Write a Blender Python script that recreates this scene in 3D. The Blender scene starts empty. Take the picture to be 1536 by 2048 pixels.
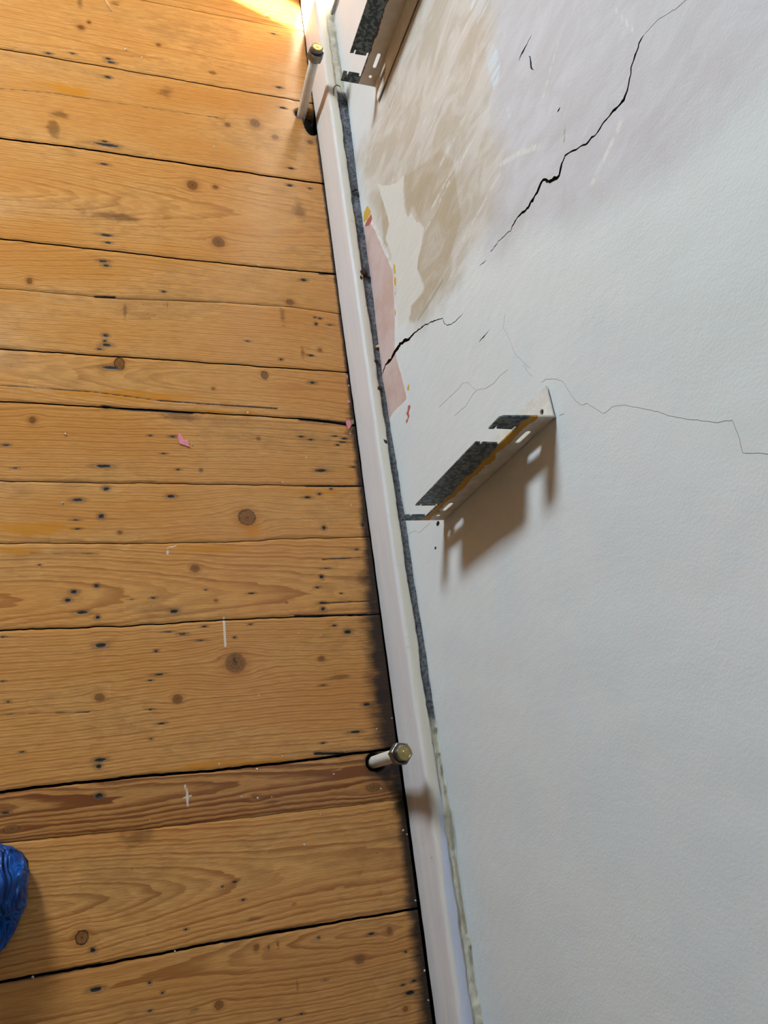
import bpy, math, random
import numpy as np
from mathutils import Matrix, Vector
from mathutils.geometry import delaunay_2d_cdt

# ------------------------------------------------------------------ camera, world, light
S = bpy.context.scene
COL = S.collection
CAM = np.array([0.0, 0.0, 1.0])
FPX = 1600.0
_w = np.array([2.7243, -.0930, .4913])
def _rod(w):
    t = np.linalg.norm(w); k = w/t
    K = np.array([[0, -k[2], k[1]], [k[2], 0, -k[0]], [-k[1], k[0], 0]])
    return np.eye(3)+np.sin(t)*K+(1-np.cos(t))*K@K
R = _rod(_w)
cd = bpy.data.cameras.new('camera'); cam = bpy.data.objects.new('camera', cd); COL.objects.link(cam)
cd.sensor_fit = 'VERTICAL'; cd.sensor_height = 36; cd.lens = FPX/2048*36; cd.clip_start = .02
M = Matrix.Identity(4)
for i in range(3):
    M[i][0] = R[0][i]; M[i][1] = -R[1][i]; M[i][2] = -R[2][i]; M[i][3] = CAM[i]
cam.matrix_world = M
S.camera = cam

W = bpy.data.worlds.new('world'); S.world = W; W.use_nodes = True
W.node_tree.nodes['Background'].inputs[0].default_value = (.62, .76, 1, 1)
W.node_tree.nodes['Background'].inputs[1].default_value = 1.5

WIN = dict(x0=-1.27, x1=-.62, z0=.40, z1=1.55, y=2.0)      # the window in the end wall
sd = bpy.data.lights.new('sun', 'SUN'); sd.energy = 95; sd.color = (1, .86, .66); sd.angle = .0093
sun = bpy.data.objects.new('sun', sd); COL.objects.link(sun)
sun.rotation_euler = Vector((1.62, -.657, -.95)).to_track_quat('-Z', 'Y').to_euler()
ad = bpy.data.lights.new('window_daylight', 'AREA'); ad.shape = 'RECTANGLE'; ad.size = .36; ad.size_y = .60
ad.energy = 60; ad.color = (.75, .895, 1.0)
al = bpy.data.objects.new('window_daylight', ad); COL.objects.link(al)
al.location = (-.83, 1.955, .93); al.rotation_euler = (math.radians(-90), 0, 0)
vs = S.view_settings
vs.view_transform = 'Standard'; vs.look = 'None'; vs.exposure = 0.0; vs.gamma = 1; vs.use_curve_mapping = False
S.cycles.max_bounces = 4; S.cycles.diffuse_bounces = 3; S.cycles.glossy_bounces = 2; S.cycles.transmission_bounces = 1; S.cycles.caustics_reflective = False

# ------------------------------------------------------------------ photo pixel -> point on a real plane
def ray(u, v): return R.T@np.array([(u-768)/FPX, (v-1024)/FPX, 1.])
def pf(u, v, z=0.0):
    d = ray(u, v); return CAM+d*((z-CAM[2])/d[2])
XW = .402
def pw(u, v, x=XW):
    d = ray(u, v); p = CAM+d*((x-CAM[0])/d[0]); return p[1], p[2]

# ------------------------------------------------------------------ helpers
rng = np.random.default_rng(7)
random.seed(5)
_tab = np.random.default_rng(3).random((256, 256))
def vn(x, y, s=0):
    x = np.asarray(x, float)+s*17.31; y = np.asarray(y, float)+s*9.77
    x, y = np.broadcast_arrays(x, y)
    xi = np.floor(x).astype(int); yi = np.floor(y).astype(int)
    fx = x-xi; fy = y-yi; fx = fx*fx*(3-2*fx); fy = fy*fy*(3-2*fy)
    a = _tab[xi % 256, yi % 256]; b = _tab[(xi+1) % 256, yi % 256]; c = _tab[xi % 256, (yi+1) % 256]; d = _tab[(xi+1) % 256, (yi+1) % 256]
    return ((a*(1-fx)+b*fx)*(1-fy)+(c*(1-fx)+d*fx)*fy)*2-1
def fbm(x, y, s=0, o=4):
    r = 0; a = 1.; t = 0
    for i in range(o):
        r = r+a*vn(x*2**i, y*2**i, s+i*3); t += a; a *= .5
    return r/t
def lin(c):
    if isinstance(c, str):
        c = [int(c[i:i+2], 16) for i in (0, 2, 4)]
    o = []
    for q in c:
        q = q/255; o.append(q/12.92 if q <= .04045 else ((q+.055)/1.055)**2.4)
    return (*o, 1)

def mesh(name, V, Fs, mat=None, parent=None, smooth=False, attrs=None, mats=None, midx=None):
    me = bpy.data.meshes.new(name)
    V = np.asarray(V, np.float32)
    if isinstance(Fs, np.ndarray):
        n, k = Fs.shape
        me.vertices.add(len(V)); me.vertices.foreach_set('co', V.ravel())
        me.loops.add(n*k); me.loops.foreach_set('vertex_index', Fs.ravel().astype(np.int32))
        me.polygons.add(n); me.polygons.foreach_set('loop_start', np.arange(0, n*k, k, dtype=np.int32))
        me.update(calc_edges=True)
    else:
        me.from_pydata([tuple(map(float, v)) for v in V], [], [tuple(int(i) for i in f) for f in Fs]); me.update()
    for m in (mats or ([mat] if mat else [])): me.materials.append(m)
    if midx is not None: me.polygons.foreach_set('material_index', np.asarray(midx, np.int32))
    if smooth: me.polygons.foreach_set('use_smooth', np.ones(len(me.polygons), bool))
    for k, a in (attrs or {}).items():
        at = me.attributes.new(k, 'FLOAT', 'POINT'); at.data.foreach_set('value', np.asarray(a, np.float32))
    o = bpy.data.objects.new(name, me); COL.objects.link(o)
    if parent: o.parent = parent
    return o
def tag(o, label=None, cat=None, group=None, kind=None):
    if label: o['label'] = label
    if cat: o['category'] = cat
    if group: o['group'] = group
    if kind: o['kind'] = kind
    return o
def empty(name, loc=(0, 0, 0)):
    o = bpy.data.objects.new(name, None); o.empty_display_size = .02; COL.objects.link(o); o.location = loc; return o
def grid_faces(nu, nv):
    i = np.arange((nu-1)*(nv-1)); a = i//(nv-1); b = i % (nv-1)
    q = a*nv+b
    return np.stack([q, q+nv, q+nv+1, q+1], 1)
def box_geo(x0, x1, y0, y1, z0, z1):
    v = [(x, y, z) for x in (x0, x1) for y in (y0, y1) for z in (z0, z1)]
    f = [(0, 1, 3, 2), (4, 6, 7, 5), (0, 4, 5, 1), (2, 3, 7, 6), (0, 2, 6, 4), (1, 5, 7, 3)]
    return v, f
def boxes(name, L, mat, parent=None):
    V = []; Fc = []
    for b in L:
        v, f = box_geo(*b); n = len(V); V += v; Fc += [tuple(i+n for i in q) for q in f]
    return mesh(name, V, Fc, mat, parent)
def lathe(prof, seg, axis=None, hexa=None):
    """prof: list of (r, z); returns verts, faces."""
    V = []; Fc = []
    for r, z in prof:
        for k in range(seg):
            a = 2*math.pi*k/seg; V.append((r*math.cos(a), r*math.sin(a), z))
    n = len(prof)
    for i in range(n-1):
        for k in range(seg):
            a = i*seg+k; b = i*seg+(k+1) % seg; Fc.append((a, b, b+seg, a+seg))
    Fc.append(tuple(range(seg))[::-1]); Fc.append(tuple((n-1)*seg+k for k in range(seg)))
    return V, Fc
def place(V, base, top):
    """put z-axis geometry on the line base -> top (z is metres along it)"""
    b = Vector(base); q = (Vector(top)-b).to_track_quat('Z', 'Y')
    return [tuple(q@Vector(v)) for v in V]

# ------------------------------------------------------------------ node helper
class NT:
    def __init__(s, name):
        s.m = bpy.data.materials.new(name); s.m.use_nodes = True; s.t = s.m.node_tree; s.p = s.t.nodes['Principled BSDF']
    def n(s, ty, ins=None, **kw):
        q = s.t.nodes.new(ty)
        for k, v in kw.items(): setattr(q, k, v)
        for k, v in (ins or {}).items(): s.set(q.inputs[k], v)
        return q
    def set(s, sock, v):
        if isinstance(v, bpy.types.NodeSocket): s.t.links.new(v, sock)
        elif v is not None:
            if sock.type == 'RGBA' and isinstance(v, (str, list)): v = lin(v)
            sock.default_value = v
    def attr(s, k): return s.n('ShaderNodeAttribute', attribute_name=k).outputs['Fac']
    def obj(s): return s.n('ShaderNodeTexCoord').outputs['Object']
    def map(s, v, scale=(1, 1, 1), rot=(0, 0, 0), loc=(0, 0, 0)):
        return s.n('ShaderNodeMapping', {'Vector': v, 'Scale': scale, 'Rotation': rot, 'Location': loc}).outputs[0]
    def noise(s, v, sc, det=3, rough=.5, dist=0, col=False):
        q = s.n('ShaderNodeTexNoise', {'Vector': v, 'Scale': sc, 'Detail': det, 'Roughness': rough, 'Distortion': dist}); return q.outputs['Color' if col else 'Fac']
    def voro(s, v, sc, feat='F1', out='Distance'):
        return s.n('ShaderNodeTexVoronoi', {'Vector': v, 'Scale': sc}, feature=feat).outputs[out]
    def math(s, op, a, b=None, c=None, clamp=False):
        q = s.n('ShaderNodeMath', operation=op, use_clamp=clamp)
        for i, x in enumerate((a, b, c)):
            if x is not None: s.set(q.inputs[i], x)
        return q.outputs[0]
    def step(s, v, lo, hi, t0=0., t1=1., smooth=True):
        q = s.n('ShaderNodeMapRange', {0: v, 1: lo, 2: hi, 3: t0, 4: t1}, interpolation_type='SMOOTHSTEP' if smooth else 'LINEAR'); return q.outputs[0]
    def mix(s, f, a, b, mode='MIX'):
        q = s.n('ShaderNodeMix', data_type='RGBA', blend_type=mode)
        s.set(q.inputs[0], f); s.set(q.inputs[6], a); s.set(q.inputs[7], b); return q.outputs[2]
    def bump(s, h, st, dist=.001, nrm=None):
        return s.n('ShaderNodeBump', {'Height': h, 'Strength': st, 'Distance': dist, 'Normal': nrm}).outputs[0]
    def sep(s, v): return s.n('ShaderNodeSeparateXYZ', {0: v}).outputs
    def out(s, col=None, rough=None, nrm=None, metal=None, spec=None, **kw):
        for k, v in (('Base Color', col), ('Roughness', rough), ('Normal', nrm), ('Metallic', metal), ('Specular IOR Level', spec)):
            if v is not None: s.set(s.p.inputs[k], v)
        for k, v in kw.items(): s.set(s.p.inputs[k.replace('_', ' ')], v)
        return s.m

# ------------------------------------------------------------------ materials
def m_wood():
    N = NT('pine_boards'); P = N.obj()
    ring = N.attr('ring'); tone = N.attr('tone')
    fib = N.noise(N.map(P, (9, 150, 9)), 6, 2, .6)
    fib2 = N.noise(N.map(P, (22, 800, 22)), 1.0, 2, .6)
    wig = N.noise(N.map(P, (6, 60, 6)), 2.0, 2)
    big = N.noise(N.map(P, (3, 9, 3)), 1.2, 3)
    med = N.noise(N.map(P, (26, 60, 30)), 1.2, 3, .62)
    fine = N.noise(N.map(P, (230, 420, 200)), 1.0, 2)
    m0 = N.math('SUBTRACT', med, .5); f0 = N.math('SUBTRACT', fine, .5)
    r = N.math('ADD', ring, N.math('MULTIPLY', N.math('SUBTRACT', wig, .5), 1.1))
    fr = N.math('FRACT', r)
    late = N.math('MULTIPLY', N.step(fr, .20, .88), N.step(fr, 1.0, .92))
    amp = N.math('SINE', N.math('ADD', N.math('MULTIPLY', N.math('FLOOR', r), 2.4), N.math('MULTIPLY', big, 6)))
    late = N.math('MULTIPLY', N.math('MULTIPLY', late, N.step(amp, -1, 1, .35, 1.0)), N.attr('contrast'))
    base = N.mix(N.step(big, .3, .7), 'CF8D48', 'DBA05C')
    base = N.mix(N.math('MULTIPLY', N.step(fib, .38, .66), .42), base, 'AC6F30')
    base = N.mix(N.math('MULTIPLY', late, .74), base, '8E4F1C')
    base = N.mix(N.math('MULTIPLY', N.step(fib2, .48, .72), .30), base, '7E4B1E')
    base = N.mix(N.math('MULTIPLY', N.attr('heart'), N.step(N.math('ADD', late, N.math('MULTIPLY', fib, .5)), .15, .8, .25, 1)), base, '6A3012')
    base = N.mix(N.math('MULTIPLY', N.step(N.math('ADD', big, N.math('MULTIPLY', m0, .6)), .50, .78), .42), base, '7A4C22')
    c = N.n('ShaderNodeHueSaturation', {'Color': base, 'Value': N.step(tone, 0, 1, .86, 1.12, False)}).outputs[0]
    so = N.step(N.math('ADD', N.attr('orange'), N.math('MULTIPLY', m0, 2.0)), .1, .8)
    c = N.mix(N.math('MULTIPLY', so, .75), c, 'C77E1A')
    kn = N.attr('knot'); kw = N.math('ADD', kn, N.math('MULTIPLY', f0, .55))
    c = N.mix(N.math('MULTIPLY', N.step(kw, -1.3, .2), .42), c, '955622')
    kc = N.mix(N.step(N.math('SINE', N.math('MULTIPLY', kw, 20)), -.3, .9), '6B4320', '8C5A2A')
    kc = N.mix(N.step(kn, .85, 1.15), kc, '3A2110')
    c = N.mix(N.math('MULTIPLY', N.step(kw, .0, .35), .9), c, kc)
    ringd = N.math('MULTIPLY', N.step(kw, -.12, .06), N.step(kw, .3, .1))
    c = N.mix(N.math('MULTIPLY', ringd, N.math('MULTIPLY', N.attr('knotring'), .9)), c, '24160C')
    sc = N.step(N.math('ADD', N.attr('scar'), N.math('MULTIPLY', m0, 2.2)), .1, .9)
    c = N.mix(N.math('MULTIPLY', sc, .6), c, '5E3A1C')
    ed = N.step(N.math('ADD', N.attr('edge'), N.math('MULTIPLY', m0, .9)), .05, 1.0)
    c = N.mix(N.math('MULTIPLY', ed, .95), c, '16100F')
    na = N.math('ADD', N.attr('nail_and_hole_shade'), N.math('MULTIPLY', f0, .8))
    c = N.mix(N.math('MULTIPLY', N.step(N.math('ADD', na, N.math('MULTIPLY', m0, 1.0)), -1.1, .45), .55), c, '4E3A28')
    c = N.mix(N.step(na, .16, .46), c, '0E0C0D')
    c = N.mix(N.math('MULTIPLY', N.step(N.attr('scratch'), .1, .6), .7), c, 'E6D8CC')
    fl = N.voro(N.map(P, (55, 190, 55), loc=(.3, .1, 0)), 1.0)
    flm = N.math('MULTIPLY', N.step(fl, .10, .05), N.step(big, .56, .64))
    c = N.mix(N.math('MULTIPLY', flm, .8), c, '2A1A10')
    b = N.bump(N.math('ADD', fib, N.math('MULTIPLY', fib2, .5)), .30, .0009)
    ro = N.math('ADD', N.step(big, .3, .7, .15, .33), N.math('MULTIPLY', N.step(na, 0, .3), .4))
    return N.out(c, ro, b, spec=.45)

def m_wall():
    N = NT('patched_plaster'); P = N.obj()
    xyz = N.sep(P)
    nz = N.math('SUBTRACT', N.noise(P, 26, 4, .62), .5)
    nf = N.math('SUBTRACT', N.noise(P, 120, 3, .6), .5)
    nl = N.math('SUBTRACT', N.noise(P, 7, 3, .6), .5)
    vs_ = N.map(P, (1, 8, 3.4))                      # strokes run up and down the wall
    streak = N.noise(vs_, 4.0, 4, .6, 1.0)
    streak2 = N.noise(N.map(P, (1, 70, 3), rot=(math.radians(-7), 0, 0)), 3.0, 2, .6)
    paint = N.mix(N.step(nl, -.15, .15), 'DEDFDD', 'D8DCDC')
    mint = N.step(N.math('ADD', N.attr('mint'), N.math('MULTIPLY', nl, .10)), -.05, .06)
    paint = N.mix(mint, paint, 'DADFDC')
    def soft(name, amp_l, amp_f, lo, hi):
        v = N.math('ADD', N.attr(name), N.math('ADD', N.math('MULTIPLY', nl, amp_l), N.math('MULTIPLY', nz, amp_f)))
        return N.step(v, lo, hi)
    c = paint
    lil = soft('lilac', .06, .02, -.03, .025)
    c = N.mix(lil, c, N.mix(N.step(streak, .3, .7), 'D2D0D2', 'C9C5C6'))
    bei = soft('beige', .10, .04, -.02, .03)
    bt = N.mix(N.step(N.math('ADD', streak, N.math('MULTIPLY', nl, .5)), .32, .62), 'D2CCC3', 'BEB4A2')
    c = N.mix(N.math('MULTIPLY', bei, .92), c, bt)
    tan = soft('tan', .012, .012, -.003, .004)
    c = N.mix(N.math('MULTIPLY', tan, N.step(streak, .25, .6, .35, .85)), c, 'B5A68C')
    wp = soft('white', .014, .016, -.0012, .0012)
    c = N.mix(wp, c, 'DAD8D0')
    pk = soft('pink', .006, .006, -.0008, .0008)
    c = N.mix(pk, c, N.mix(N.step(N.math('ADD', nz, nl), -.15, .25), 'D0B9B3', 'C4A699'))
    lip = N.math('MULTIPLY', N.step(N.attr('pink'), -.009, -.004), N.math('SUBTRACT', 1.0, pk))
    c = N.mix(N.math('MULTIPLY', lip, N.step(nf, -.05, .08)), c, 'E4E0DA')
    bl = soft('blue', .02, .02, -.002, .003)
    c = N.mix(N.math('MULTIPLY', bl, N.step(streak2, .42, .6)), c, 'D5E0E6')
    ye = soft('yellow', .004, .012, -.0008, .0008)
    c = N.mix(ye, c, 'D2A840')
    rd = soft('red', .004, .010, -.0008, .0008)
    c = N.mix(rd, c, 'B4604C')
    # scraper scratches on the stripped area
    scr = N.math('MULTIPLY', N.step(streak2, .69, .75), N.step(N.attr('beige'), -.02, .06))
    c = N.mix(N.math('MULTIPLY', scr, .55), c, 'E6E1DA')
    scm = N.math('MULTIPLY', N.step(N.attr('scr'), .2, .9), N.step(nf, -.16, .06))
    c = N.mix(N.math('MULTIPLY', scm, .8), c, 'E2DFD9')
    dk = N.step(N.attr('scd'), .1, .7)
    c = N.mix(N.math('MULTIPLY', dk, .55), c, '93826A')
    # relief: roller stipple, brush marks, plaster lumps
    stip = N.noise(P, 420, 1, .55)
    arc = N.n('ShaderNodeTexWave', {'Vector': N.map(P, (1, 1, 1), loc=(0, .4, -.35)), 'Scale': 26., 'Distortion': 9., 'Detail': 1., 'Detail Scale': .6}, wave_type='RINGS', rings_direction='X').outputs['Fac']
    hh = N.math('ADD', N.math('MULTIPLY', stip, .42), N.math('MULTIPLY', arc, .08))
    hh = N.math('ADD', hh, N.math('MULTIPLY', nz, 1.2))
    b = N.bump(hh, .42, .0010)
    ro = N.math('SUBTRACT', .62, N.math('MULTIPLY', bei, .14))
    return N.out(c, ro, b, spec=.3)

def m_simple(name, col, rough=.6, bscale=0, bstr=.2, bdist=.001, metal=0, spec=.4, var=None, vscale=40):
    N = NT(name); P = N.obj(); c = lin(col)
    if var: c = N.mix(N.step(N.noise(P, vscale, 4, .6), .35, .65), col, var)
    nr = N.bump(N.noise(P, bscale, 4), bstr, bdist) if bscale else None
    return N.out(c, rough, nr, metal, spec)

def m_skirt():
    N = NT('skirting_gloss_paint'); P = N.obj(); xyz = N.sep(P)
    n1 = N.noise(N.map(P, (60, 4, 60)), 2, 4); brush = N.noise(N.map(P, (500, 5, 500)), 1.5, 3)
    c = N.mix(N.step(n1, .35, .65), 'E0D9D6', 'DAD5D4')
    top = N.step(N.math('ADD', xyz[0], N.math('MULTIPLY', N.math('SUBTRACT', n1, .5), .004)), .3775, .3795)
    c = N.mix(N.math('MULTIPLY', top, .9), c, 'E0D4C2')
    lil = N.step(N.math('ADD', N.attr('lilac'), N.math('MULTIPLY', N.math('SUBTRACT', n1, .5), .01)), -.001, .001)
    c = N.mix(lil, c, 'CECDDC')
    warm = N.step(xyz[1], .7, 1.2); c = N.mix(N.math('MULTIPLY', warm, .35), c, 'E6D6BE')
    dirt = N.math('MULTIPLY', N.step(N.noise(P, 90, 4, .7), .62, .72), .25)
    c = N.mix(dirt, c, '9A8F84')
    chip = N.math('MULTIPLY', N.step(N.voro(P, 70), .09, .05), N.step(N.noise(P, 8, 2), .62, .66))
    c = N.mix(chip, c, '5A534C')
    b = N.bump(brush, .25, .0008); b = N.bump(N.noise(P, 40, 3), .25, .002, b)
    return N.out(c, .5, b, spec=.32)

def m_galv(name, paint_col, band_col, d_edge, d_band, wob):
    """bracket web: painted near the wall, bare galvanised steel outside; local -x = distance from the wall"""
    N = NT(name); P = N.obj(); xyz = N.sep(P)
    d = N.math('MULTIPLY', xyz[0], -1.0)
    n = N.math('SUBTRACT', N.noise(N.map(P, (40, 40, 28)), 1.6, 5, .6), .5)
    n2 = N.math('SUBTRACT', N.noise(P, 300, 3), .5)
    dd = N.math('ADD', d, N.math('ADD', N.math('MULTIPLY', n, wob), N.math('MULTIPLY', n2, .0025)))
    sp = N.voro(N.map(P, (1, 1, 1)), 260, out='Color')
    spn = N.math('ADD', N.sep(sp)[0], N.math('MULTIPLY', n2, .8))
    g = N.mix(N.step(spn, .35, .75), '3C474D', '6C777B')
    pa = N.mix(N.step(N.noise(P, 60, 4), .4, .65), paint_col, 'C9C0B0')
    k1 = N.step(dd, d_edge-.0004, d_edge+.0004); k2 = N.step(dd, d_band-.0004, d_band+.0004)
    c = N.mix(k1, pa, lin(band_col)); c = N.mix(k2, c, g)
    b = N.bump(N.math('SUBTRACT', 1.0, k2), .5, .0004); b = N.bump(N.noise(P, 180, 3), .1, .001, b)
    return N.out(c, N.math('SUBTRACT', .55, N.math('MULTIPLY', k2, .12)), b, N.math('MULTIPLY', k2, .55), .4)

def m_dust():
    N = NT('grey_dust'); P = N.obj(); a = N.attr('pale')
    n = N.noise(P, 220, 5, .7); n2 = N.noise(P, 45, 4, .6)
    g = N.mix(N.step(N.math('ADD', n, N.math('MULTIPLY', n2, .5)), .55, .95), '4A4B50', '86868A')
    pl = N.mix(N.step(n2, .35, .65), 'D4C8B2', 'E2D8C6')
    k = N.step(N.math('ADD', a, N.math('MULTIPLY', N.math('SUBTRACT', n2, .5), .8)), .3, .7)
    c = N.mix(k, g, pl)
    return N.out(c, .95, N.bump(n, .6, .002), spec=.1)

MW = m_wood(); MWALL = m_wall(); MSK = m_skirt(); MDUST = m_dust()
MCRACK = m_simple('crack_dirt_and_shade', '2A211C', .95, 300, .5, .001, spec=.05, var='3A2F28', vscale=200)  # dirt plus the shade deep in the groove, both in this dark colour
MHAIR = m_simple('hairline_dirt_and_shade', '98938C', .9, spec=.1)  # hairline grooves carry their shade in this grey along with dirt
MDARK = m_simple('underfloor_dark', '0C0A09', .95, 200, .5, .002, spec=.05, var='1A1512', vscale=90)  # near-black slab colour supplies the gap darkness between boards
MPIPE = m_simple('white_pipe_paint', 'E2DCD0', .4, 160, .25, .001, spec=.5, var='D8D2C6', vscale=90)
MNUT = m_simple('tarnished_brass', '6E6A62', .38, 240, .2, .0006, metal=.85, var='8B857A', vscale=160)
MBRASS = m_simple('yellow_brass', 'B8A676', .34, 200, .15, .0005, metal=.8, var='9C8A58', vscale=140)
MRUB = m_simple('dark_olive', '2A2925', .6, spec=.3)
MFLANGE = m_simple('painted_flange', 'DEDCD6', .5, 160, .35, .001, var='D6D3CB', vscale=120)
MROOM = m_simple('room_walls_paint', '726A62', .8, 40, .1, .002)
MCEIL = m_simple('ceiling_paint', 'A8A49C', .8, 40, .1, .002)
MFRAME = m_simple('window_gloss_white', 'E8E6E0', .35, 60, .1, .001)
MBLOCKER = m_simple('sun_blocker_cloth', 'E9E6DE', .9, 500, .2, .0006)
MPINK = m_simple('pink_paint_flake', 'E08A93', .5, 300, .3, .0006, var='D97F84', vscale=120)
MPLAS = m_simple('plaster_crumb', 'E6DDD0', .9, 400, .5, .001, var='D8C8B0', vscale=300)
MBRICK = m_simple('brick_crumb', '5A4038', .95, 400, .6, .002, var='40302C', vscale=300)
MSPL = m_simple('pine_splinter', 'E0B884', .7, 300, .3, .0005)
MSTRIP = m_simple('grey_conduit', '96979A', .5, 120, .15, .0006, var='A6A6A8', vscale=80)
MFIB = m_simple('black_fibre', '2A2622', .8)
def m_blue():
    N = NT('blue_polythene'); P = N.obj()
    c = N.mix(N.step(N.noise(P, 30, 4), .3, .7), '01367A', '034E9E')
    rd = N.math('ABSOLUTE', N.math('SUBTRACT', N.noise(N.map(P, (1, .6, 1)), 26, 2, .5, 1.6), .5))
    b = N.bump(N.step(rd, 0, .22), .9, .010)
    return N.out(c, .36, b, spec=.3)
MBLUE = m_blue()

# ------------------------------------------------------------------ room shell
X0, Y0, Y1, ZC = -2.3, -2.0, 2.0, 2.5
tag(boxes('wall_left', [(X0-.1, X0, Y0-.1, Y1+.12, -.1, ZC)], MROOM), kind='structure')
tag(boxes('wall_back', [(X0, .55, Y0-.1, Y0, -.1, ZC)], MROOM), kind='structure')
w = WIN
tag(boxes('wall_front', [(X0, w['x0']-.42, Y1, Y1+.12, -.1, ZC), (w['x0']-.42, w['x0'], Y1, Y1+.006, -.1, ZC), (w['x1'], .55, Y1, Y1+.12, -.1, ZC),  # wall thinned left of the window so the sunbeam clears it
                         (w['x0'], w['x1'], Y1, Y1+.12, -.1, w['z0']), (w['x0'], w['x1'], Y1, Y1+.12, w['z1'], ZC)], MROOM), kind='structure')
tag(boxes('ceiling', [(X0-.1, .55, Y0-.1, Y1+.12, ZC, ZC+.1)], MCEIL), kind='structure')
win = tag(boxes('window_1', [(w['x0']+.055, w['x1'], Y1+.05, Y1+.08, w['z0'], w['z0']+.05), (w['x0']+.055, w['x1'], Y1+.05, Y1+.08, w['z1']-.05, w['z1']),
                         (w['x1']-.05, w['x1'], Y1+.05, Y1+.08, w['z0']+.05, w['z1']-.05)], MFRAME), kind='structure')
boxes('window_sill', [(w['x0'], w['x1'], Y1-.03, Y1+.0, w['z0']-.03, w['z0'])], MFRAME, win)
boxes('sun_blocker', [(w['x0']+.235, w['x1']+.03, Y1-.024, Y1-.018, w['z0']-.0, w['z1']+.05)], MBLOCKER, win)  # added unseen panel, blocks the sun except for a gap at the jamb

# ------------------------------------------------------------------ floor boards
SK = .375
fl = tag(boxes('floor', [(X0, .55, Y0, Y1, -.06, -.026)], MDARK), kind='structure')
def seam(px):
    q = np.array([pf(u, v)[:2] for u, v in px]); return q
seams = [  # (polyline, gap)
    (seam([(285, 0), (605, 62)]), .0014),
    (seam([(0, 97), (210, 133), (602, 202)]), .0024),
    (seam([(0, 276), (140, 293), (640, 366)]), .0028),
    (seam([(0, 476), (320, 512), (520, 533), (669, 547)]), .0026),
    (seam([(0, 575), (185, 592), (250, 597), (450, 604), (590, 614), (680, 627)]), .0011),
    (seam([(0, 697), (320, 718), (695, 744)]), .0020),
    (seam([(0, 802), (200, 813), (385, 823), (500, 830), (620, 838), (705, 850)]), .0021),
    (seam([(0, 961), (400, 968), (723, 972)]), .0016),
    (seam([(0, 1086), (330, 1086), (470, 1084), (568, 1077), (740, 1074)]), .0010),
    (seam([(0, 1260), (240, 1252), (480, 1238), (660, 1232), (755, 1228)]), .0016),
    (seam([(0, 1583), (270, 1553), (430, 1540), (620, 1520), (720, 1506), (795, 1495)]), .0030),
    (seam([(0, 1687), (350, 1652), (814, 1597)]), .0004),
    (seam([(0, 1965), (240, 1922), (480, 1877), (838, 1816)]), .0026),
]
def const(y): return np.array([[-1., y], [.4, y]])
full = [(const(v), .002) for v in (1.865, 1.69, 1.515)]+seams+[(const(-.295-.18*i), .002) for i in range(9)]
full = [(const(1.999), 0)]+full+[(const(-1.999), 0)]

def marks(L): # (u,v,a,b) in photo pixels -> centre and half-sizes in metres
    o = []
    for t in L:
        u, v, a, b = t[:4]; p = pf(u, v); q = pf(u+a, v); r = pf(u, v+b)
        o.append((p[0], p[1], abs(q[0]-p[0]), abs(r[1]-p[1]))+tuple(t[4:]))
    return o
KNOTS = marks([(162, 55, 7, 5, 0), (178, 45, 4, 3, 0), (317, 90, 5, 3, 0), (385, 370, 10, 9, .3), (431, 374, 6, 4, 0), (437, 484, 11, 9, .5), (510, 247, 10, 8, 0),
    (455, 250, 6, 4, 0), (550, 275, 7, 5, 0), (620, 285, 6, 4, 0), (59, 562, 6, 7, 0), (239, 727, 9, 11, 1), (580, 604, 8, 6, 0), (529, 750, 6, 7, 1), (427, 777, 4, 3, 0),
    (517, 877, 4, 4, 0), (65, 840, 7, 7, 0), (494, 1035, 15, 14, .8), (390, 1137, 9, 7, .3), (471, 1326, 18, 18, .4), (199, 1395, 9, 7, .5), (355, 1398, 9, 8, .5),
    (643, 1317, 6, 5, .3), (432, 1201, 4, 3, 0), (240, 1065, 5, 4, 0), (164, 1875, 12, 13, 1), (510, 1594, 6, 5, 0), (719, 1919, 9, 9, .3), (513, 1895, 6, 8, 0),
    (438, 2010, 8, 8, .6), (779, 1861, 5, 8, 0), (811, 2018, 6, 6, 0), (747, 1575, 14, 8, .4), (23, 1658, 16, 7, .4), (640, 700, 4, 4, 0)])
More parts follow.
